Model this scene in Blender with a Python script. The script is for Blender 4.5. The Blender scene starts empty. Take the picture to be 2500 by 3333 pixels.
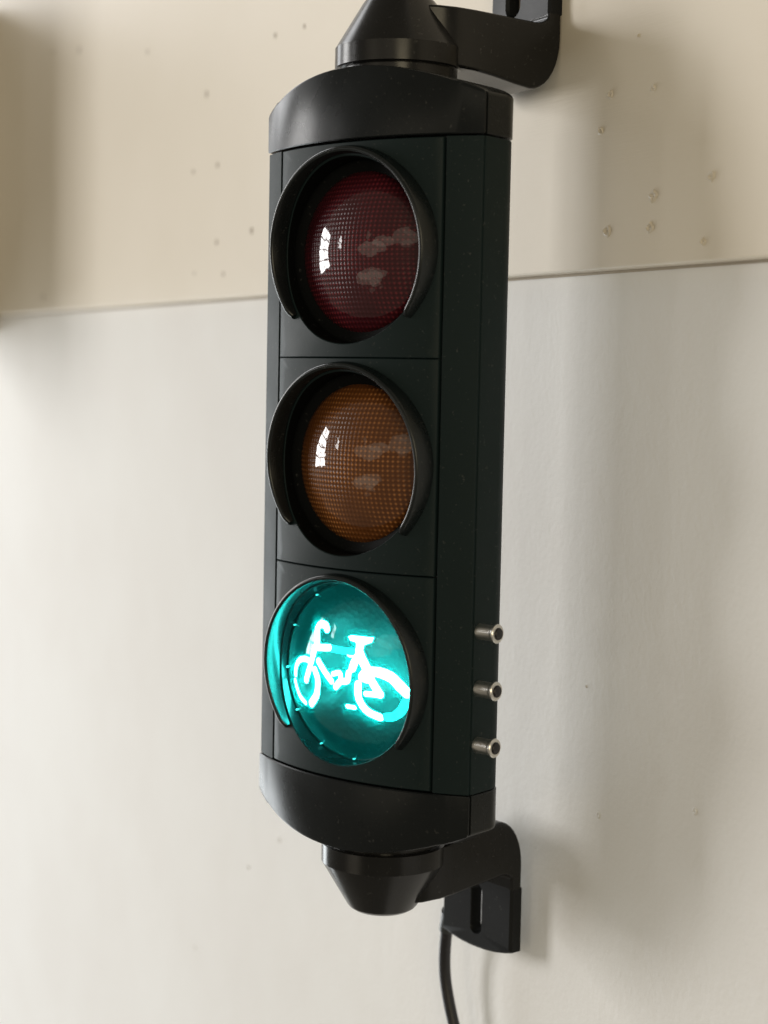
import bpy, bmesh, math, random
from mathutils import Matrix, Vector
random.seed(4)
S = 0.001                      # everything below is measured in millimetres
scene = bpy.context.scene
col = scene.collection

# ------------------------------------------------------------------ camera
cam_d = bpy.data.cameras.new('camera')
cam = bpy.data.objects.new('camera', cam_d); col.objects.link(cam)
Rw = ((0.4897344626766259, 0.8716462587853304, 0.019823108040205442),
      (-0.07659949987557059, 0.020366831229939403, 0.996853905446763),
      (-0.8685002433423086, 0.4897121519129255, -0.07674200664018836))
m = Matrix.Identity(4)
for i in range(3):
    m[i][0], m[i][1], m[i][2] = Rw[0][i], Rw[1][i], -Rw[2][i]
    m[i][3] = (726.715, -413.110, 40.019)[i] * S
cam.matrix_world = m
cam_d.sensor_fit = 'VERTICAL'; cam_d.sensor_height = 36; cam_d.lens = 60.57
cam_d.clip_start = 0.02; cam_d.clip_end = 50
cam_d.dof.use_dof = True; cam_d.dof.focus_distance = 0.815; cam_d.dof.aperture_fstop = 7.0
scene.camera = cam

# ------------------------------------------------------------------ room light
world = bpy.data.worlds.new('World'); scene.world = world; world.use_nodes = True
bg = world.node_tree.nodes['Background']
bg.inputs[0].default_value = (1.0, 0.90, 0.72, 1); bg.inputs[1].default_value = 0.18

DAY = (1.0, 0.985, 0.97)
def window_pane(name, x, y0, y1, z0, z1, radiance, color=DAY):
    """one pane of a daylit window in the side wall at x (metres), shining towards +x"""
    d = bpy.data.lights.new(name, 'AREA'); d.shape = 'RECTANGLE'
    d.size = z1 - z0; d.size_y = abs(y1 - y0)
    d.energy = radiance * math.pi * d.size * d.size_y; d.color = color
    o = bpy.data.objects.new(name, d); col.objects.link(o)
    o.location = (x, (y0 + y1) / 2, (z0 + z1) / 2)
    o.rotation_euler = (0, -math.pi / 2, 0)
    return o
def window(name, x, y0, y1, z0, z1, nc, nr, radiance, bar=0.05, color=DAY):
    w = (y1 - y0 - bar * (nc - 1)) / nc; h = (z1 - z0 - bar * (nr - 1)) / nr
    for i in range(nc):
        for j in range(nr):
            a = y0 + i * (w + bar); b = z0 + j * (h + bar)
            window_pane(name, x, a, a + w, b, b + h, radiance, color)
window('window_light', -5.0, -5.45, -3.30, -0.55, 1.90, 2, 4, 19.5, 0.09)
window('far_window_light', -5.0, -9.9, -8.8, 1.30, 2.50, 1, 2, 14, 0.12)
def room_light(name, loc, sx, sz, radiance, color, shape='RECTANGLE'):
    d = bpy.data.lights.new(name, 'AREA'); d.shape = shape; d.size = sx; d.size_y = sz
    d.energy = radiance * math.pi * sx * sz; d.color = color
    o = bpy.data.objects.new(name, d); col.objects.link(o); o.location = loc
    o.rotation_euler = (Vector((0, 0, 0)) - Vector(loc)).to_track_quat('-Z', 'Y').to_euler()
room_light('room_light', (2.6, -1.15, 0.35), 0.9, 0.9, 6.4, (1.0, 0.86, 0.58))
rl = random.Random(11)
for k in range(17):                      # scattered pale things across the room, seen in the lenses
    az, el = math.radians(rl.uniform(0, 42)), math.radians(rl.uniform(4, 20) if k < 11 else rl.uniform(-28, -10))
    dd = rl.uniform(3.2, 4.4); big = k % 4 == 0
    room_light('far_room_light', (dd * math.sin(az) * math.cos(el), -dd * math.cos(az) * math.cos(el), dd * math.sin(el)),
               rl.uniform(1.2, 2.0) if big else rl.uniform(0.25, 0.8), rl.uniform(0.5, 0.9) if big else rl.uniform(0.1, 0.4),
               rl.uniform(0.42, 0.65) if big else rl.uniform(0.15, 0.45), (1.0, 0.88, 0.69), 'RECTANGLE' if k % 6 == 1 else 'ELLIPSE')
# the pale side of the room that the windows stand in
window_pane('side_wall_light', -5.4, -2.00, -0.35, -4.4, 0.0, 6.6, (0.93, 0.98, 1.0))
window_pane('side_wall_light', -5.4, -2.00, -0.35, 0.05, 5.0, 5.0, (0.98, 0.985, 1.0))

vs = scene.view_settings
vs.view_transform = 'Standard'; vs.look = 'None'; vs.gamma = 1; vs.exposure = 0
vs.use_curve_mapping = False
scene.cycles.use_denoising = True
scene.cycles.max_bounces = 8
scene.cycles.transparent_max_bounces = 12
scene.cycles.sample_clamp_indirect = 6

# ------------------------------------------------------------------ materials
def material(name):
    mt = bpy.data.materials.new(name); mt.use_nodes = True
    nt = mt.node_tree
    return mt, nt, nt.nodes['Principled BSDF']
def node(nt, typ, **kw):
    n = nt.nodes.new(typ)
    for k, v in kw.items(): setattr(n, k, v)
    return n
def link(nt, a, b): nt.links.new(a, b)

def plastic(name, color, rough, grain=0.00012, spec=0.5, scale=1400):
    mt, nt, b = material(name)
    tc = node(nt, 'ShaderNodeTexCoord')
    n1 = node(nt, 'ShaderNodeTexNoise'); n1.inputs['Scale'].default_value = scale; n1.inputs['Detail'].default_value = 3
    n2 = node(nt, 'ShaderNodeTexNoise'); n2.inputs['Scale'].default_value = 28; n2.inputs['Detail'].default_value = 5
    link(nt, tc.outputs['Object'], n1.inputs['Vector']); link(nt, tc.outputs['Object'], n2.inputs['Vector'])
    mr = node(nt, 'ShaderNodeMapRange')
    mr.inputs[1].default_value = 0.3; mr.inputs[2].default_value = 0.7
    mr.inputs[3].default_value = rough - 0.05; mr.inputs[4].default_value = rough + 0.07
    link(nt, n2.outputs['Fac'], mr.inputs[0]); link(nt, mr.outputs[0], b.inputs['Roughness'])
    cr = node(nt, 'ShaderNodeMix', data_type='RGBA')
    cr.inputs[6].default_value = (*[c * 0.88 for c in color], 1); cr.inputs[7].default_value = (*[c * 1.12 for c in color], 1)
    link(nt, n2.outputs['Fac'], cr.inputs[0])
    n3 = node(nt, 'ShaderNodeTexNoise'); n3.inputs['Scale'].default_value = 520; n3.inputs['Detail'].default_value = 2
    link(nt, tc.outputs['Object'], n3.inputs['Vector'])
    du = node(nt, 'ShaderNodeMapRange'); du.inputs[1].default_value = 0.66; du.inputs[2].default_value = 0.78; du.inputs[4].default_value = 0.35
    link(nt, n3.outputs['Fac'], du.inputs[0])
    dm = node(nt, 'ShaderNodeMix', data_type='RGBA'); dm.inputs[7].default_value = (0.10, 0.10, 0.095, 1)
    link(nt, du.outputs[0], dm.inputs[0]); link(nt, cr.outputs[2], dm.inputs[6]); link(nt, dm.outputs[2], b.inputs['Base Color'])
    bp = node(nt, 'ShaderNodeBump'); bp.inputs['Strength'].default_value = 0.25; bp.inputs['Distance'].default_value = grain
    link(nt, n1.outputs['Fac'], bp.inputs['Height']); link(nt, bp.outputs[0], b.inputs['Normal'])
    b.inputs['Specular IOR Level'].default_value = spec
    return mt
M = {}
M['body'] = plastic('matt_black_plastic', (0.009, 0.018, 0.019), 0.50, spec=0.14)
M['cap'] = plastic('satin_black_plastic', (0.011, 0.013, 0.014), 0.27, grain=0.00004, spec=0.17)
M['gloss'] = plastic('glossy_black_plastic', (0.010, 0.010, 0.010), 0.22, grain=0.00003, spec=0.3)
M['visor'] = plastic('smooth_black_plastic', (0.005, 0.008, 0.0085), 0.26, grain=0.00004, spec=0.45)
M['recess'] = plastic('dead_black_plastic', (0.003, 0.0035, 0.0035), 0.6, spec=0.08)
M['plate'] = plastic('plain_black_plastic', (0.008, 0.009, 0.010), 0.45, spec=0.2)
M['cable'] = plastic('black_cable_sheath', (0.012, 0.011, 0.014), 0.42, grain=0.00002)
M['grommet'] = plastic('grey_rubber', (0.035, 0.038, 0.04), 0.35, grain=0.00003)

mt, nt, b = material('polished_chrome'); M['chrome'] = mt
b.inputs['Base Color'].default_value = (0.86, 0.84, 0.80, 1); b.inputs['Metallic'].default_value = 1
tc = node(nt, 'ShaderNodeTexCoord'); nz = node(nt, 'ShaderNodeTexNoise'); nz.inputs['Scale'].default_value = 260
mr = node(nt, 'ShaderNodeMapRange'); mr.inputs[3].default_value = 0.26; mr.inputs[4].default_value = 0.42
link(nt, tc.outputs['Object'], nz.inputs['Vector']); link(nt, nz.outputs['Fac'], mr.inputs[0]); link(nt, mr.outputs[0], b.inputs['Roughness'])

def tinted_lens(name, color, dark):
    """prismatic tinted lens under a clear polished skin"""
    mt, nt, b = material(name)
    tc = node(nt, 'ShaderNodeTexCoord'); sp = node(nt, 'ShaderNodeSeparateXYZ')
    link(nt, tc.outputs['Object'], sp.inputs[0])
    per = 0.0022
    def wave(sock, shift=0.0):
        k = node(nt, 'ShaderNodeMath', operation='MULTIPLY'); k.inputs[1].default_value = 2 * math.pi / per
        link(nt, sock, k.inputs[0])
        s = node(nt, 'ShaderNodeMath', operation='COSINE'); link(nt, k.outputs[0], s.inputs[0])
        return s
    wx, wz = wave(sp.outputs['X']), wave(sp.outputs['Z'])
    ad = node(nt, 'ShaderNodeMath', operation='ADD'); link(nt, wx.outputs[0], ad.inputs[0]); link(nt, wz.outputs[0], ad.inputs[1])
    mr = node(nt, 'ShaderNodeMapRange'); mr.inputs[1].default_value = -1.2; mr.inputs[2].default_value = 2.0
    link(nt, ad.outputs[0], mr.inputs[0])
    bp = node(nt, 'ShaderNodeBump'); bp.inputs['Strength'].default_value = 0.6; bp.inputs['Distance'].default_value = 0.0005
    link(nt, mr.outputs[0], bp.inputs['Height']); link(nt, bp.outputs[0], b.inputs['Normal'])
    nz = node(nt, 'ShaderNodeTexNoise'); nz.inputs['Scale'].default_value = 34; nz.inputs['Detail'].default_value = 3
    link(nt, tc.outputs['Object'], nz.inputs['Vector'])
    pw = node(nt, 'ShaderNodeMath', operation='POWER'); pw.inputs[1].default_value = 3
    link(nt, mr.outputs[0], pw.inputs[0])
    mx = node(nt, 'ShaderNodeMix', data_type='RGBA'); mx.inputs[6].default_value = (*dark, 1); mx.inputs[7].default_value = (*color, 1)
    nr_ = node(nt, 'ShaderNodeMapRange'); nr_.inputs[1].default_value = 0.40; nr_.inputs[2].default_value = 0.64; nr_.inputs[3].default_value = 0.04
    link(nt, nz.outputs['Fac'], nr_.inputs[0])
    mu = node(nt, 'ShaderNodeMath', operation='MULTIPLY'); link(nt, pw.outputs[0], mu.inputs[0]); link(nt, nr_.outputs[0], mu.inputs[1])
    link(nt, mu.outputs[0], mx.inputs[0])
    link(nt, mx.outputs[2], b.inputs['Base Color'])
    b.inputs['Metallic'].default_value = 0.0; b.inputs['Roughness'].default_value = 0.3; b.inputs['Specular IOR Level'].default_value = 0.08
    oi = node(nt, 'ShaderNodeObjectInfo'); sc_ = node(nt, 'ShaderNodeVectorMath', operation='MULTIPLY_ADD')
    sc_.inputs[1].default_value = (0.7, 0.7, 0.7); link(nt, oi.outputs['Random'], sc_.inputs[0]); link(nt, tc.outputs['Object'], sc_.inputs[2])
    cn = node(nt, 'ShaderNodeTexNoise'); cn.inputs['Scale'].default_value = 75; cn.inputs['Detail'].default_value = 3
    link(nt, sc_.outputs[0], cn.inputs['Vector'])
    cb_ = node(nt, 'ShaderNodeBump'); cb_.inputs['Strength'].default_value = 0.5; cb_.inputs['Distance'].default_value = 0.00055
    link(nt, cn.outputs['Fac'], cb_.inputs['Height']); link(nt, cb_.outputs[0], b.inputs['Coat Normal'])
    b.inputs['Coat Weight'].default_value = 0.9; b.inputs['Coat Roughness'].default_value = 0.03; b.inputs['Coat IOR'].default_value = 1.5
    return mt
M['red'] = tinted_lens('dark_red_lens', (0.26, 0.032, 0.042), (0.048, 0.007, 0.011))
M['amber'] = tinted_lens('amber_lens', (0.60, 0.24, 0.07), (0.115, 0.038, 0.010))

# clear green lens: tinted see-through plastic with a reflecting skin and a little scattering
mt = bpy.data.materials.new('clear_green_lens'); mt.use_nodes = True; nt = mt.node_tree; nt.nodes.clear(); M['green'] = mt
out = node(nt, 'ShaderNodeOutputMaterial')
tr = node(nt, 'ShaderNodeBsdfTransparent'); tr.inputs[0].default_value = (0.26, 1.0, 0.98, 1)
ts = node(nt, 'ShaderNodeBsdfTranslucent'); ts.inputs[0].default_value = (0.0, 0.75, 0.72, 1)
m1 = node(nt, 'ShaderNodeMixShader'); m1.inputs[0].default_value = 0.036
gl = node(nt, 'ShaderNodeBsdfGlossy'); gl.inputs['Roughness'].default_value = 0.02
fr = node(nt, 'ShaderNodeFresnel'); fr.inputs[0].default_value = 1.45
m2 = node(nt, 'ShaderNodeMixShader')
link(nt, tr.outputs[0], m1.inputs[1]); link(nt, ts.outputs[0], m1.inputs[2])
link(nt, fr.outputs[0], m2.inputs[0]); link(nt, m1.outputs[0], m2.inputs[1]); link(nt, gl.outputs[0], m2.inputs[2])
link(nt, m2.outputs[0], out.inputs[0])

mt, nt, b = material('teal_mask_plate'); M['mask'] = mt
tc = node(nt, 'ShaderNodeTexCoord'); vo = node(nt, 'ShaderNodeTexVoronoi'); vo.inputs['Scale'].default_value = 420
link(nt, tc.outputs['Object'], vo.inputs['Vector'])
mx = node(nt, 'ShaderNodeMix', data_type='RGBA'); mx.inputs[6].default_value = (0.0, 0.012, 0.0118, 1); mx.inputs[7].default_value = (0.0, 0.004, 0.004, 1)
link(nt, vo.outputs['Distance'], mx.inputs[0]); link(nt, mx.outputs[2], b.inputs['Base Color'])
b.inputs['Roughness'].default_value = 0.5; b.inputs['Specular IOR Level'].default_value = 0.12
bp = node(nt, 'ShaderNodeBump'); bp.inputs['Distance'].default_value = 0.0003; bp.inputs['Strength'].default_value = 0.5
link(nt, vo.outputs['Distance'], bp.inputs['Height']); link(nt, bp.outputs[0], b.inputs['Normal'])

def lit(name, color, strength):
    mt, nt, b = material(name)
    b.inputs['Base Color'].default_value = (0.05, 0.2, 0.2, 1)
    tc = node(nt, 'ShaderNodeTexCoord'); vo = node(nt, 'ShaderNodeTexVoronoi'); vo.inputs['Scale'].default_value = 430
    link(nt, tc.outputs['Object'], vo.inputs['Vector'])
    mr = node(nt, 'ShaderNodeMapRange'); mr.inputs[1].default_value = 0.0; mr.inputs[2].default_value = 0.9
    mr.inputs[3].default_value = strength * 1.15; mr.inputs[4].default_value = strength * 0.7
    link(nt, vo.outputs['Distance'], mr.inputs[0])
    b.inputs['Emission Color'].default_value = (*color, 1)
    link(nt, mr.outputs[0], b.inputs['Emission Strength'])
    return mt
M['lit'] = lit('lit_green_led', (0.16, 1.0, 0.95), 58.0)
M['dim'] = lit('dim_green_led', (0.04, 1.0, 0.94), 5.0)
mt, nt, b = material('glint_clip'); M['clip'] = mt
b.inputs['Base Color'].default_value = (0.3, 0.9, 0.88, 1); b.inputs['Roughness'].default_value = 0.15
b.inputs['Emission Color'].default_value = (0.03, 1.0, 0.95, 1); b.inputs['Emission Strength'].default_value = 0.8  # glow put into the clips for their LED glints
nz = node(nt, 'ShaderNodeTexNoise'); nz.inputs['Scale'].default_value = 900
bp = node(nt, 'ShaderNodeBump'); bp.inputs['Distance'].default_value = 0.0002; link(nt, nz.outputs['Fac'], bp.inputs['Height']); link(nt, bp.outputs[0], b.inputs['Normal'])

def paint(name, c1, c2, stretch, grain, rough, fine):
    mt, nt, b = material(name)
    tc = node(nt, 'ShaderNodeTexCoord'); mp = node(nt, 'ShaderNodeMapping'); mp.inputs['Scale'].default_value = stretch
    link(nt, tc.outputs['Object'], mp.inputs[0])
    n1 = node(nt, 'ShaderNodeTexNoise'); n1.inputs['Scale'].default_value = fine; n1.inputs['Detail'].default_value = 5; n1.inputs['Roughness'].default_value = 0.6
    link(nt, mp.outputs[0], n1.inputs['Vector'])
    n2 = node(nt, 'ShaderNodeTexNoise'); n2.inputs['Scale'].default_value = 7; n2.inputs['Detail'].default_value = 6
    link(nt, tc.outputs['Object'], n2.inputs['Vector'])
    mr = node(nt, 'ShaderNodeMapRange'); mr.inputs[1].default_value = 0.35; mr.inputs[2].default_value = 0.65
    link(nt, n2.outputs['Fac'], mr.inputs[0])
    mx = node(nt, 'ShaderNodeMix', data_type='RGBA'); mx.inputs[6].default_value = (*c1, 1); mx.inputs[7].default_value = (*c2, 1)
    link(nt, mr.outputs[0], mx.inputs[0]); link(nt, mx.outputs[2], b.inputs['Base Color'])
    n3 = node(nt, 'ShaderNodeTexNoise'); n3.inputs['Scale'].default_value = 45; n3.inputs['Detail'].default_value = 3
    link(nt, tc.outputs['Object'], n3.inputs['Vector'])
    ad = node(nt, 'ShaderNodeMath', operation='MULTIPLY_ADD'); ad.inputs[1].default_value = 1.6
    link(nt, n3.outputs['Fac'], ad.inputs[0]); link(nt, n1.outputs['Fac'], ad.inputs[2])
    bp = node(nt, 'ShaderNodeBump'); bp.inputs['Strength'].default_value = 0.55; bp.inputs['Distance'].default_value = grain
    link(nt, ad.outputs[0], bp.inputs['Height']); link(nt, bp.outputs[0], b.inputs['Normal'])
    b.inputs['Roughness'].default_value = rough; b.inputs['Specular IOR Level'].default_value = 0.3
    return mt
M['plaster'] = paint('white_plaster_paint', (0.82, 0.80, 0.77), (0.855, 0.845, 0.82), (1, 1, 1), 0.00035, 0.6, 320)
M['board'] = paint('cream_board_paint', (0.76, 0.685, 0.56), (0.79, 0.715, 0.595), (0.06, 1, 1), 0.00018, 0.45, 900)
M['filler'] = paint('chipped_filler', (0.70, 0.63, 0.52), (0.82, 0.76, 0.66), (1, 1, 1), 0.0005, 0.6, 600)
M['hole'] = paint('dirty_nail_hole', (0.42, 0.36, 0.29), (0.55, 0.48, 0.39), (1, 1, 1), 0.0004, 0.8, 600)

# ------------------------------------------------------------------ mesh helpers (millimetres in, metres out)
def build(name, verts, faces, mat, parent=None, smooth=30, origin=(0, 0, 0), bevel=0, seg=2):
    me = bpy.data.meshes.new(name)
    me.from_pydata([((v[0] - origin[0]) * S, (v[1] - origin[1]) * S, (v[2] - origin[2]) * S) for v in verts], [], faces)
    bm = bmesh.new(); bm.from_mesh(me); bmesh.ops.recalc_face_normals(bm, faces=bm.faces); bm.to_mesh(me); bm.free()
    for f in me.polygons: f.use_smooth = True
    me.set_sharp_from_angle(angle=math.radians(smooth))
    me.materials.append(mat)
    o = bpy.data.objects.new(name, me); col.objects.link(o)
    if parent is not None: o.parent = parent
    o.location = [c * S for c in origin]
    if bevel:
        md = o.modifiers.new('edge', 'BEVEL'); md.width = bevel * S; md.segments = seg; md.limit_method = 'ANGLE'
        md.angle_limit = math.radians(35); md.harden_normals = True
    return o
def tag(o, label=None, cat=None, group=None, kind=None):
    if label: o['label'] = label
    if cat: o['category'] = cat
    if group: o['group'] = group
    if kind: o['kind'] = kind
    return o
def empty(name, loc=(0, 0, 0), rz=0, parent=None):
    o = bpy.data.objects.new(name, None); col.objects.link(o); o.location = [c * S for c in loc]
    o.rotation_euler = (0, 0, rz); o.empty_display_size = 0.02; o.parent = parent
    return o
def loft(rings, close_u=True, cap0=True, cap1=True):
    """rings: equally long vertex loops -> verts, faces"""
    n = len(rings[0]); V = [v for r in rings for v in r]; F = []
    for i in range(len(rings) - 1):
        for j in range(n if close_u else n - 1):
            k = (j + 1) % n
            F.append((i * n + j, i * n + k, (i + 1) * n + k, (i + 1) * n + j))
    if cap0: F.append(tuple(reversed(range(n))))
    if cap1: F.append(tuple((len(rings) - 1) * n + j for j in range(n)))
    return V, F
def lathe(profile, n=64, axis='z', c=(0, 0, 0)):
    """profile: (radius, height); first/last radius 0 closes the end"""
    rings = []
    for r, h in profile:
        ring = []
        for i in range(n):
            a = 2 * math.pi * i / n
            u, v = r * math.cos(a), r * math.sin(a)
            p = {'z': (u, v, h), 'x': (h, u, v), 'y': (u, h, v)}[axis]
            ring.append((p[0] + c[0], p[1] + c[1], p[2] + c[2]))
        rings.append(ring)
    return loft(rings)
def tube(path, r, n=16):
    pts = [Vector(p) for p in path]; rings = []
    up = Vector((0, 1, 0))
    for i, p in enumerate(pts):
        t = (pts[min(i + 1, len(pts) - 1)] - pts[max(i - 1, 0)]).normalized()
        a = t.cross(up).normalized(); bb = a.cross(t).normalized()
        rings.append([tuple(p + r * (math.cos(2 * math.pi * k / n) * a + math.sin(2 * math.pi * k / n) * bb)) for k in range(n)])
    return loft(rings)
def spline(pts, sub=8):
    P = [Vector(p) for p in pts]; P = [2 * P[0] - P[1]] + P + [2 * P[-1] - P[-2]]; o = []
    for i in range(1, len(P) - 2):
        for k in range(sub):
            t = k / sub; a, b_, c, d = P[i - 1], P[i], P[i + 1], P[i + 2]
            o.append(0.5 * ((2 * b_) + (c - a) * t + (2 * a - 5 * b_ + 4 * c - d) * t * t + (3 * b_ - a - 3 * c + d) * t ** 3))
    o.append(P[-2]); return [tuple(v) for v in o]

# ------------------------------------------------------------------ the wall
XL, XR = -2200, 900
def slab(name, x0, x1, y0, y1, z0, z1, mat, bevel):
    V = [(x, y, z) for z in (z0, z1) for y in (y0, y1) for x in (x0, x1)]
    F = [(0, 1, 3, 2), (4, 6, 7, 5), (0, 4, 5, 1), (2, 3, 7, 6), (0, 2, 6, 4), (1, 5, 7, 3)]
    return build(name, V, F, mat, bevel=bevel, seg=4)
wall = slab('wall', XL, XR, 82.0, 200, -1300, 1300, M['plaster'], 0)
tag(wall, 'white painted plaster wall below the cream board', kind='structure')
board = slab('wall_board', XL, XR, 75.5, 90, 93.3, 900, M['board'], 1.6)
tag(board, 'cream painted board fixed across the upper wall', kind='structure')

gap = slab('dark_edge_strip', XL + 5, XR - 5, 81.4, 90, 92.0, 93.6, M['hole'], 0); gap.parent = board  # thin dark strip under the board edge, in the nail-hole colour
def chip(name, x, z, y, r, mat, parent, hole=None, lift=0.5):
    """a nail hole or chip: an uneven raised rim round a sunk middle, lying on the surface"""
    n = 14; rings = []
    ph = [random.uniform(0.75, 1.25) for _ in range(n)]
    for k, (q, h) in enumerate(((1.0, -0.3), (0.86, 0.35 * lift), (0.62, lift), (0.42, 0.45 * lift), (0.22, 0.05))):
        rings.append([(x + r * q * ph[i] * math.cos(2 * math.pi * i / n), y - h * (1 if k in (0, 4) else random.uniform(0.2, 1.25)),
                       z + r * q * ph[(i + 4) % n] * math.sin(2 * math.pi * i / n)) for i in range(n)])
    V, F = loft(rings, cap0=False, cap1=True)
    o = build(name, V, F, mat, parent, smooth=60, origin=(x, y, z))
    return o
for (x, z, r) in ((67.1, 174.0, 2.2), (98.8, 172.8, 2.0), (141.1, 130.1, 2.6), (101.2, 124.8, 3.0), (99.5, 110.8, 2.7), (67.6, 111.0, 2.9)):
    o = chip('chipped_nail_hole', x, z, 75.5, r, M['filler'], board, lift=0.9)
for (x, z, r) in ((60.1, 158.4, 2.4), (137.0, 102.2, 1.8), (87.2, 197.9, 1.1)):
    chip('paint_lump', x, z, 75.5, r, M['board'], board, lift=0.7)
for (x, z, r) in ((-671.6, 308.1, 5.5), (-517.6, 283.2, 4), (-404.5, 236.7, 4.5), (-384.3, 185.7, 4), (-426.8, 185.1, 3.2), (-326.7, 136.8, 4.2),
                  (-384.1, 132.5, 4), (-372.1, 110.1, 3.2), (-423.2, 112.9, 2.5), (-762.4, 107.1, 5), (-738.3, 316.9, 3), (-294.8, 259.3, 3.4), (-253.0, 258.2, 3.0)):
    chip('old_nail_hole', x, z, 75.5, r * 0.62, M['hole'], board, lift=0.3)
for (x, z, r) in ((65.4, -167.9, 1.9), (136.5, -149.4, 1.9), (52.6, -107.2, 0.9), (-284.5, -266.4, 2.0), (-331.6, -296.7, 2.0), (-424.1, -382.1, 2.6)):
    chip('plaster_lump', x, z, 82.0, r, M['plaster'], wall, lift=0.45)

# stand-in box, added out of view to throw a soft shadow on the board
bx = slab('shadow_caster', -1010, -925, -165, 82.2, 78, 385, M['plaster'], 3)
tag(bx, 'unseen pale box added to cast the shadow across the cream board', kind='structure')

# ------------------------------------------------------------------ the traffic light
HUBY = 27.15
PW, SAG = 99.55, 9.58
RC = (PW * PW / 4 + SAG * SAG) / (2 * SAG)
def arc(x, off=0.0):                     # plan curve of the front, bulging towards -y
    R = RC + off
    return -(math.sqrt(max(R * R - x * x, 0)) - (RC - SAG))
light = empty('traffic_light', (0, 0, 0), math.radians(20.7))
tag(light, 'black wall-mounted mini traffic light with lit green bicycle signal', 'traffic light')
def L(v): return (v[0], v[1] - HUBY, v[2])       # body coordinates -> coordinates about the swivel axis
def part(name, V, F, mat, parent=light, **kw):
    return build(name, [L(v) for v in V], F, mat, parent, **kw)

def front_outline(x0, x1, n, off=0.0): return [(x0 + (x1 - x0) * i / n, arc(x0 + (x1 - x0) * i / n, off)) for i in range(n + 1)]
ZT, ZB = 149.5, -149.9
# rear housing: open-fronted shell
def rear_profile(x, y0, y1, depth, n=28):
    P = [(x, y0), (x, y1)]
    for i in range(1, n):
        a = math.pi * i / n; P.append((x * math.cos(a), y1 + depth * math.sin(a)))
    return P + [(-x, y1), (-x, y0)]
outer = rear_profile(66.5, 9.0, 24.2, 28); inner = rear_profile(64.0, 9.0, 24.2, 25.5)
V, F = loft([[(x, y, z) for (x, y) in outer + inner[::-1]] for z in (ZB, ZT)])
part('rear_housing', V, F, M['body'], bevel=0.4)
# the two rails beside the signal panels
for s in (-1, 1):
    xs = [s * (50.75 + (65.9 - 50.75) * i / 8) for i in range(9)]
    loop = [(x, arc(x)) for x in xs] + [(x, arc(x) + 2.6) for x in xs[::-1]]
    V, F = loft([[(x, y, z) for (x, y) in loop] for z in (ZB, ZT)])
    part('side_rail', V, F, M['body'], bevel=0.35)
# dark strips closing the seams from behind
for s in (-1, 1):
    xs = [s * (46.5 + 8 * i / 4) for i in range(5)]
    loop = [(x, arc(x) + 3.2) for x in xs] + [(x, arc(x) + 4.2) for x in xs[::-1]]
    V, F = loft([[(x, y, z) for (x, y) in loop] for z in (ZB, ZT)]); part('seam_strip', V, F, M['gloss'])
    V, F = loft([[(s * x, y, z) for (x, y) in ((62.5, 7.6), (64.9, 9.6), (63.9, 11.6), (61.5, 9.6))] for z in (ZB, ZT)])
    part('seam_strip', V, F, M['gloss'])

def cap_pieces(sgn):
    """end cap with an arched top: front piece and rear piece meeting at a vertical seam"""
    def zv(x): return sgn * (183.6 - (160 - math.sqrt(160 * 160 - x * x)))
    z0 = sgn * 150.3
    N = 44
    def piece(name, fr, bk, parent, edge):
        # fr, bk: lists of (x, y) with matching count running left to right
        cx, cy = 0, sum(p[1] for p in fr + bk) / (2 * len(fr))
        loop = fr + bk[::-1]
        def inset(d):
            o = []
            for (x, y) in loop:
                r = max(abs(x), 1e-6); nx = x * (1 - d / 67.0)
                ny = y + (d if y < cy else -d * edge)
                o.append((nx, ny))
            return o
        rings = [[(x, y, z0 + sgn * 0.0) for (x, y) in inset(0.5)], [(x, y, z0 + sgn * 0.5) for (x, y) in inset(0)],
                 [(x, y, zv(x) - sgn * 1.6) for (x, y) in loop],
                 [(x, y, zv(x) - sgn * 0.5) for (x, y) in inset(0.45)], [(x, y, zv(x)) for (x, y) in inset(1.5)]]
        V, F = loft(rings, cap0=False, cap1=False)
        n = len(loop); h = len(fr)
        for base in (0, 4 * n):
            for i in range(h - 1):
                F.append((base + i, base + i + 1, base + n - 2 - i, base + n - 1 - i))
        return part(name, V, F, M['cap'], parent, smooth=32)
    xs = [-66.6 + 133.2 * i / N for i in range(N + 1)]
    fr = [(x, arc(x, 0.0) - 0.55) for x in xs]; bk = [(x, 8.3) for x in xs]
    front = piece('end_cap', fr, bk, light, 0)
    X = 66.9
    xs2 = [-X * math.cos(math.pi * i / N) for i in range(N + 1)]
    rr = [(x, 24.2 + 28.3 * math.sqrt(max(0, 1 - (x / X) ** 2))) for x in xs2]
    ff = [(x, 9.3) for x in xs2]
    piece('rear_cap', ff, rr, front, 1)
    return front
cap_pieces(1); cap_pieces(-1)

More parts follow.
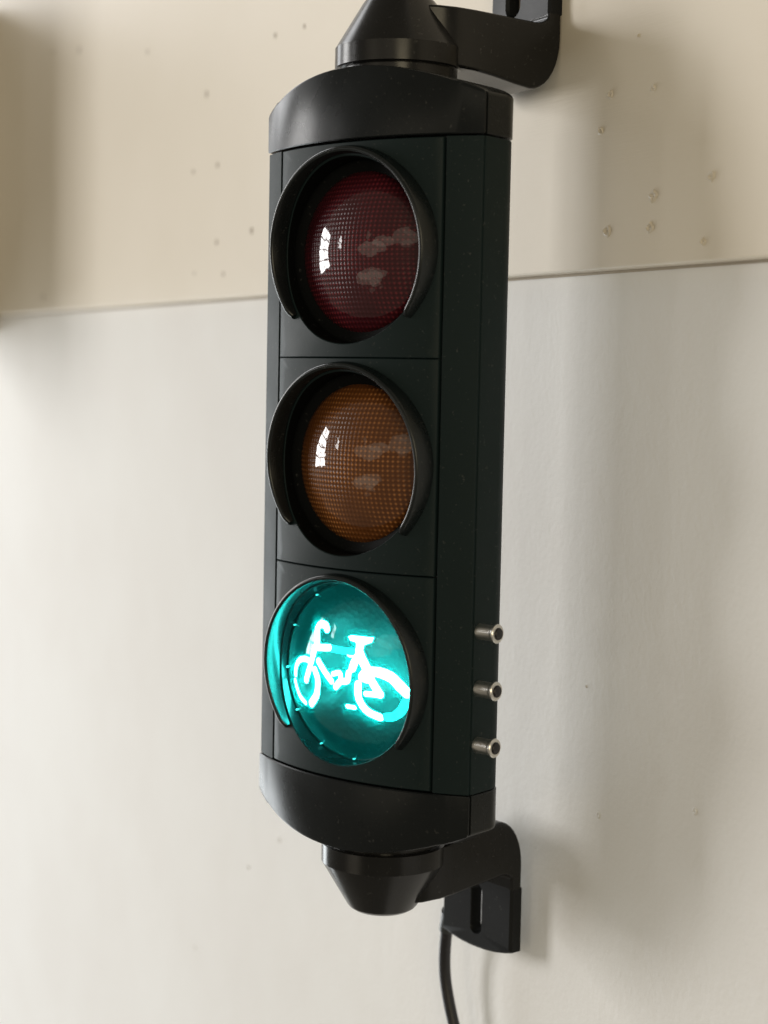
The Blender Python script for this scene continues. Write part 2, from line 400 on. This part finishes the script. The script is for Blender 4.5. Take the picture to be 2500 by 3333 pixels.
# signal panels with hoods and lenses
PR = 43.3                                # aperture radius
def panel_angles(hx, hz):
    n = 120; A = [2 * math.pi * i / n for i in range(n)]
    for sx in (-1, 1):
        for sz in (-1, 1):
            t = math.atan2(sz * hz, sx * hx) % (2 * math.pi)
            k = min(range(len(A)), key=lambda i: abs(A[i] - t)); A[k] = t
    return sorted(A)
def make_panel(zc, kind):
    hx, hz = 49.35, 49.62
    A = panel_angles(hx, hz)
    def ray(a, inset):
        c, s = math.cos(a), math.sin(a)
        t = min((hx - inset) / abs(c) if abs(c) > 1e-9 else 1e9, (hz - inset) / abs(s) if abs(s) > 1e-9 else 1e9)
        return t * c, t * s
    rings = []
    rings.append([(PR * math.cos(a), arc(PR * math.cos(a)) + 2.4, zc + PR * math.sin(a)) for a in A])
    rings.append([(PR * math.cos(a), arc(PR * math.cos(a)) + 0.4, zc + PR * math.sin(a)) for a in A])
    rings.append([((PR + .4) * math.cos(a), arc((PR + .4) * math.cos(a)), zc + (PR + .4) * math.sin(a)) for a in A])
    for q in (0.34, 0.67, 1.0):
        ring = []
        for a in A:
            ex, ez = ray(a, 0.35); ix, iz = (PR + .4) * math.cos(a), (PR + .4) * math.sin(a)
            x, z = ix + (ex - ix) * q, iz + (ez - iz) * q
            ring.append((x, arc(x), zc + z))
        rings.append(ring)
    rings.append([(ray(a, 0)[0], arc(ray(a, 0)[0]) + 0.4, zc + ray(a, 0)[1]) for a in A])
    rings.append([(ray(a, 0)[0], arc(ray(a, 0)[0]) + 2.4, zc + ray(a, 0)[1]) for a in A])
    V, F = loft(rings, cap0=False, cap1=False)
    n = len(A); k = (len(rings) - 1) * n
    for j in range(n): F.append((k + j, k + (j + 1) % n, (j + 1) % n, j))
    pan = part('signal_panel', V, F, M['body'], smooth=40, origin=(0, -HUBY, zc))
    def sub(name, V, F, mat, **kw):
        o = build(name, [(v[0], v[1], v[2] - zc) for v in V], F, mat, pan, **kw); return o
    # bore behind the aperture
    n = 96; rings = []
    for (r, dy, fixed) in ((PR - .05, 0.45, False), (PR - .25, 1.2, True), (PR - .35, 4.6, True), (PR + 1.2, 4.6, True)):
        rings.append([(r * math.cos(2 * math.pi * i / n), dy if fixed else arc(r * math.cos(2 * math.pi * i / n)) + dy, zc + r * math.sin(2 * math.pi * i / n)) for i in range(n)])
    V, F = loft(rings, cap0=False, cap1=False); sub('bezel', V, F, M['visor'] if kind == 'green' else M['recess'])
    # hood: open below, deepest at the top, rounded lip
    NA = 110; A0 = math.radians(131); rings = []
    prof = lambda yb, yf: [(48.3, yb + 1.2), (47.5, yf + 1.3), (47.1, yf + 0.45), (46.3, yf), (45.4, yf + 0.12), (44.9, yf + 0.8), (44.0, yb + 2.0)]
    for i in range(NA + 1):
        a = -A0 + 2 * A0 * i / NA
        sx, cz = math.sin(a), math.cos(a)
        yf = -11.3 - 3.0 * cz
        e = min(i, NA - i)
        yf += {0: 1.6, 1: 0.5}.get(e, 0)
        yb = arc(46 * sx)
        rings.append([(r * sx, y, zc + r * cz) for (r, y) in prof(yb, yf)])
    V, F = loft(rings); sub('hood', V, F, M['visor'], smooth=50)
    # lens dome
    SA, RL, y0 = (11.5, 42.6, 2.2) if kind == 'green' else (13.0, 37.6, 3.6)
    RS = (RL * RL + SA * SA) / (2 * SA); rings = []
    nr = 20
    rings.append([(RL * math.cos(2 * math.pi * i / n), y0 + 2.0, zc + RL * math.sin(2 * math.pi * i / n)) for i in range(n)])
    for k in range(nr):
        r = RL * (1 - k / nr); y = y0 - (math.sqrt(RS * RS - r * r) - (RS - SA))
        rings.append([(r * math.cos(2 * math.pi * i / n), y, zc + r * math.sin(2 * math.pi * i / n)) for i in range(n)])
    V, F = loft(rings, cap0=False, cap1=False)
    V.append((0, y0 - SA, zc)); c = len(V) - 1; k = (len(rings) - 1) * n
    for j in range(n): F.append((k + j, k + (j + 1) % n, c))
    sub('lens', V, F, M[kind], smooth=60)
    if kind != 'green':
        V, F = lathe([(42.9, 4.6), (42.9, 2.2), (41.5, 2.0), (38.6, 3.4), (37.4, 3.7), (37.4, 6.0), (42.9, 6.0), (42.9, 4.6)], 96, 'y', (0, 0, zc))
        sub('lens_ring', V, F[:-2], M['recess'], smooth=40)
    if kind == 'green':
        V, F = lathe([(0, 5.2), (42.7, 5.2), (42.7, 4.3), (0, 4.3)], 72, 'y', (0, 0, zc)); sub('mask_plate', V, F, M['mask'])
        V, F = lathe([(42.1, 1.7), (42.6, 1.4), (42.6, 2.3), (42.1, 2.1), (42.1, 1.7)], 96, 'y', (0, 0, zc))
        F = F[:-2]; sub('lens_rim', V, F, M['mask'])
        for k in range(12):
            a = math.radians(30 * k + 26.5); cx, cz = 41.9 * math.sin(a), 41.9 * math.cos(a)
            V, F = lathe([(0, -0.4), (0.3, -0.2), (0.45, 0.5), (0.35, 1.4), (0, 1.6)], 10, 'y', (cx, 0.2, zc + cz)); sub('lens_clip', V, F, M['clip'])
        bicycle(pan, zc)
    return pan

def ribbon(pts, w, y, th=0.35):
    """flat stroke with round ends in the lens plane"""
    P = [Vector(p) for p in pts]
    P2 = []
    Q = [2 * P[0] - P[1]] + P + [2 * P[-1] - P[-2]]
    for i in range(1, len(Q) - 2):
        for k in range(5):
            t = k / 5; a, b_, c, d = Q[i - 1], Q[i], Q[i + 1], Q[i + 2]
            P2.append(0.5 * ((2 * b_) + (c - a) * t + (2 * a - 5 * b_ + 4 * c - d) * t * t + (3 * b_ - a - 3 * c + d) * t ** 3))
    P2.append(P[-1])
    left, right = [], []
    for i, p in enumerate(P2):
        t = (P2[min(i + 1, len(P2) - 1)] - P2[max(i - 1, 0)]).normalized(); nn = Vector((-t.y, t.x))
        h = w / 2 * random.uniform(0.95, 1.05)
        left.append(p + nn * h); right.append(p - nn * h)
    t0 = (P2[1] - P2[0]).normalized(); t1 = (P2[-1] - P2[-2]).normalized()
    def endcap(c, t):
        nn = Vector((-t.y, t.x)); return [c + (w / 2) * (math.cos(a) * t + math.sin(a) * nn) for a in (math.radians(60), math.radians(20), math.radians(-20), math.radians(-60))]
    loop = left + [c for c in endcap(P2[-1], t1)] + right[::-1] + [c for c in endcap(P2[0], -t0)]
    V = []; F = []
    m = len(P2)
    # quads along the stroke, fans at the ends; front and back sheet
    for yy in (y, y + th):
        b0 = len(V)
        V += [(p.x, yy, p.y) for p in left] + [(p.x, yy, p.y) for p in right]
        for i in range(m - 1): F.append((b0 + i, b0 + i + 1, b0 + m + i + 1, b0 + m + i))
        for c, t, e in ((P2[-1], t1, m - 1), (P2[0], -t0, 0)):
            k = len(V); V += [(p.x, yy, p.y) for p in endcap(c, t)]
            first, last = (b0 + e, b0 + m + e) if e else (b0 + m + e, b0 + e)
            F.append((first, k, k + 1, k + 2, k + 3, last))
    return V, F
def bicycle(pan, zc):
    RS = (42.6 ** 2 + 11.5 ** 2) / 23.0
    def on_dome(x, z, d):                # just behind the curved lens
        return 2.2 - 11.5 + RS - math.sqrt((RS - 1.8 - d) ** 2 - x * x - z * z)
    strokes = {
         'bar': ( [(-11.7, 19.7), (-13.8, 21.5), (-17.8, 21.2), (-19.1, 18.9), (-17.6, 13.3), (-18.7, 10.4), (-20.4, 5.4), (-22.5, -0.0), (-26.0, -6.8)] , 3.7 ),
         'fw_top': ( [(-37.4, -6.0), (-36.7, -2.4), (-33.4, 1.4), (-28.8, 3.2), (-24.2, 3.3), (-21.5, 2.1)] , 3.0 ),
         'fw_right': ( [(-18.3, -0.6), (-16.1, -4.6), (-16.4, -9.1), (-18.2, -13.4), (-23.5, -18.3)] , 3.9 ),
         'fw_left': ( [(-38.4, -9.3), (-36.7, -13.1), (-33.8, -16.7), (-29.1, -18.7)] , 2.7 ),
         'tt': ( [(-16.8, 10.5), (-8.4, 11.4)] , 3.6 ),
         'tt_dim': ( [(-8.9, 11.3), (-1.2, 11.1), (6.7, 11.2)] , 3.4 ),
         'st': ( [(10.2, 16.1), (9.8, 11.1), (7.8, 5.9), (7.0, 3.5)] , 4.4 ),
         'stay': ( [(10.0, 11.2), (12.2, 8.0), (15.2, 3.3), (14.9, -0.6)] , 4.8 ),
         'stub': ( [(4.9, 10.2), (10.1, 10.8)] , 3.8 ),
         'rw_top': ( [(12.9, -0.1), (14.8, 2.1), (18.2, 3.0), (22.3, 2.8), (27.5, 1.0), (31.3, -2.6), (34.5, -5.8)] , 5.2 ),
         'cs1': ( [(17.2, -0.8), (19.6, -4.4), (21.7, -7.5)] , 4.2 ),
         'cs2': ( [(21.9, -7.7), (19.0, -7.8), (14.5, -7.9)] , 2.9 ),
         'dt': ( [(-16.0, 4.1), (-12.6, 1.0), (-6.2, -4.4)] , 3.4 ),
         'p1': ( [(-5.1, -0.7), (-0.8, 0.3), (0.0, -2.8)] , 2.7 ),
         'p2': ( [(-3.5, -6.8), (-0.3, -3.8), (3.8, -2.9), (4.7, 1.0)] , 3.4 ),
         'rw_left': ( [(10.2, -3.7), (10.0, -9.4), (11.7, -13.5), (14.8, -16.7), (20.5, -18.7)] , 4.0 ),
         'bb': ( [(3.1, -15.4), (7.3, -15.5)] , 2.2 ),
         'rw_right': ( [(23.9, -18.3), (27.3, -17.6), (31.0, -14.7), (34.0, -9.7)] , 4.2 ),
    }
    V, F = [], []
    for k, (n, (pts, w)) in enumerate(strokes.items()):
        v, f = ribbon(pts, w * 0.94, 0.03 * k)
        v = [(x, on_dome(x, z, d), z) for (x, d, z) in v]
        if n in ('tt_dim', 'rw_right'):
            build('dim_symbol_stroke', v, f, M['dim'], pan); continue
        o = len(V); V += v; F += [tuple(i + o for i in q) for q in f]
    seat = [(2.9, 18.0), (4.5, 18.7), (16.7, 18.8), (16.1, 16.5), (12.6, 15.0), (8.3, 15.2), (7.4, 15.9), (4.5, 16.3)]
    for d in (-0.04, 0.6):
        o = len(V); V += [(x, on_dome(x, z, d), z) for x, z in seat]; F.append(tuple(range(o, o + len(seat))))
    build('bicycle_symbol', V, F, M['lit'], pan)
for zc, kind, lab in ((99.55, 'red', 'top panel with unlit dark red lens'), (0, 'amber', 'middle panel with unlit amber lens'), (-99.75, 'green', 'bottom panel with lit green bicycle')):
    pn = make_panel(zc, kind); pn['label'] = lab

# ------------------------------------------------------------------ push buttons on the side
def button(z):
    V, F = lathe([(0, 65.5), (3.65, 65.5), (3.65, 74.2), (3.75, 74.6), (4.45, 75.9), (4.45, 76.7), (4.1, 77.1), (2.95, 77.15), (2.9, 76.6), (0, 76.6)], 40, 'x', (0, 10.7 - HUBY + 2.2, z))
    o = build('push_button', V, F, M['chrome'], light, smooth=35, origin=(66, 10.7 - HUBY + 2.2, z))
    V, F = lathe([(0, 76.4), (2.75, 76.4), (2.75, 77.6), (2.45, 78.0), (0, 78.2)], 32, 'x', (-66, 0, 0))
    build('plunger', V, F, M['cable'], o)
for z in (-74.2, -100.6, -126.8): button(z)

# ------------------------------------------------------------------ swivel brackets
def bracket(sgn, rz, D, TH, ZE, notch):
    """hub and collar on the swivel axis, arm to the wall, slotted wall plate turned away from the light"""
    br = empty('mounting_bracket', (0, 0, 0), rz, light)
    Z = lambda z: sgn * z
    def put(name, V, F, mat, **kw): return build(name, [(v[0], v[1], Z(v[2])) for v in V], F, mat, br, **kw)
    V, F = lathe([(0, 186.5), (29.8, 186.5), (30.6, 187.1), (30.55, 196.3), (30.1, 197.0), (17.6, 217.8), (16.4, 219.2), (14.2, 220.6), (10, 221.2), (0, 221.4)], 72)
    put('hub', V, F, M['gloss'], smooth=14)
    V, F = lathe([(0, 172), (28.0, 172), (28.0, 187.5), (0, 187.5)], 64); put('collar', V, F, M['gloss'])
    # arm: side outline swept across, with rounded elbow
    Yf = D - TH
    W = 26.0
    zi = 212.8 if sgn > 0 else 208.8
    def il(y): return 215.8 + (zi - 215.8) * y / (Yf - 7)
    sec = [(16.5, (1, 188.4), (1, il(1))), (21.5, (8, 187.8), (8, il(8))), (24.8, (17, 187.2), (17, il(17))), (W, (27, 186.2), (27, il(27))),
           (W, (38, 184.6), (38, il(38))), (W, (50, 182.3), (50, il(50))), (W, (D - 17, 180.9), (Yf - 7, zi))]
    for i in range(1, 10):
        a = math.radians(-90 + 90 * i / 9); q = i / 9
        sec.append((W, (D - 0.4 - 16.6 + 16.6 * math.cos(a), 180.9 + 24 + 24 * math.sin(a)), (Yf - 7 + 7 * math.sin(q * math.pi / 2), zi + 3.6 * (1 - math.cos(q * math.pi / 2)))))
    sec.append((W, (D - 0.4, 219.0), (Yf + 0.05, 219.0)))
    V, F = loft([[(-w, *o_), (w, *o_), (w, *i_), (-w, *i_)] for (w, o_, i_) in sec])
    put('arm', V, F, M['gloss'], smooth=30, bevel=1.5, seg=3)
    # wall plate with a slot, arched end
    hw = 25.97; z0, z1, sag = 217.0, ZE, 3.6
    sx, sz0, sz1, sr = (-6.0, 221.0, 238.0, 5.4) if notch else (0.0, 221.0, 246.0, 3.4)
    out_, hole = [], []
    n = 24
    zc = (sz0 + sz1) / 2
    for i in range(4 * n):
        a = 2 * math.pi * (i + 0.5) / (4 * n)
        c, s = math.cos(a), math.sin(a)
        hz = sz1 - sr - zc
        hole.append((sx + sr * c, zc + (hz if s > 0 else -hz) + sr * s))
        ex, ez = c * 400, s * 400
        x1 = hw if c > 0 else -hw
        t = abs((x1 - sx) / ex) if abs(ex) > 1e-6 else 9
        zt = z1 if s > 0 else z0
        t2 = abs((zt - zc) / ez) if abs(ez) > 1e-6 else 9
        t = min(t, t2); x, z = sx + ex * t, zc + ez * t
        if t == t2 and s > 0: z = z1 - sag * (abs(x) / hw) ** 2.2
        elif s > 0 and z > z1 - sag: z = z1 - sag
        out_.append((x, z))
    cx, cz = 0, (z0 + z1) / 2
    ins = [(x - math.copysign(min(1.4, abs(x)), x), z - (1.4 if z > z1 - sag - 1 else 0)) for x, z in out_]
    cs = [(sx + (x - sx) * 1.25, zc + (z - zc) * 1.07) for x, z in hole]
    rings = [[(x, D - 0.1, z) for x, z in hole], [(x, Yf + 1.6, z) for x, z in hole], [(x, Yf, z) for x, z in cs],
             [(x, Yf, z) for x, z in ins], [(x, Yf + 1.2, z) for x, z in out_], [(x, D - 0.1, z) for x, z in out_]]
    V, F = loft(rings, cap0=False, cap1=False)
    k = len(out_); e = 5 * k
    for j in range(k): F.append((e + j, e + (j + 1) % k, (j + 1) % k, j))
    put('wall_plate', V, F, M['plate'], smooth=35)
    return br
LR = math.radians(20.7)
b1 = bracket(1, -LR, 75.5, 7.6, 250, True); b1['label'] = 'upper bracket with plate rising up the cream board'
b2 = bracket(-1, math.radians(11) - LR, 71.6, 7.2, 254, False); b2['label'] = 'lower bracket with slotted plate hanging down the plaster'

# ------------------------------------------------------------------ power cable
path = spline([(-36, 62, -238), (-41.0, 64.2, -247), (-45.5, 65.6, -262), (-47.0, 66.4, -276), (-45.6, 67.2, -288), (-41.0, 68.4, -303), (-33, 70, -322), (-20, 72, -350), (-8, 73, -390), (0, 73.5, -440)], 8)
V, F = tube(path, 3.2, 20)
cb = build('power_cable', V, F, M['cable'], origin=(-36, 62, -238))
tag(cb, 'thin black power cable hanging down the white plaster from the lower bracket', 'cable')
V, F = tube([(p[0], p[1], p[2]) for p in path[4:13]], 4.1, 20)
build('cable_sleeve', [(v[0] + 36, v[1] - 62, v[2] + 238) for v in V], F, M['grommet'], cb, smooth=40)
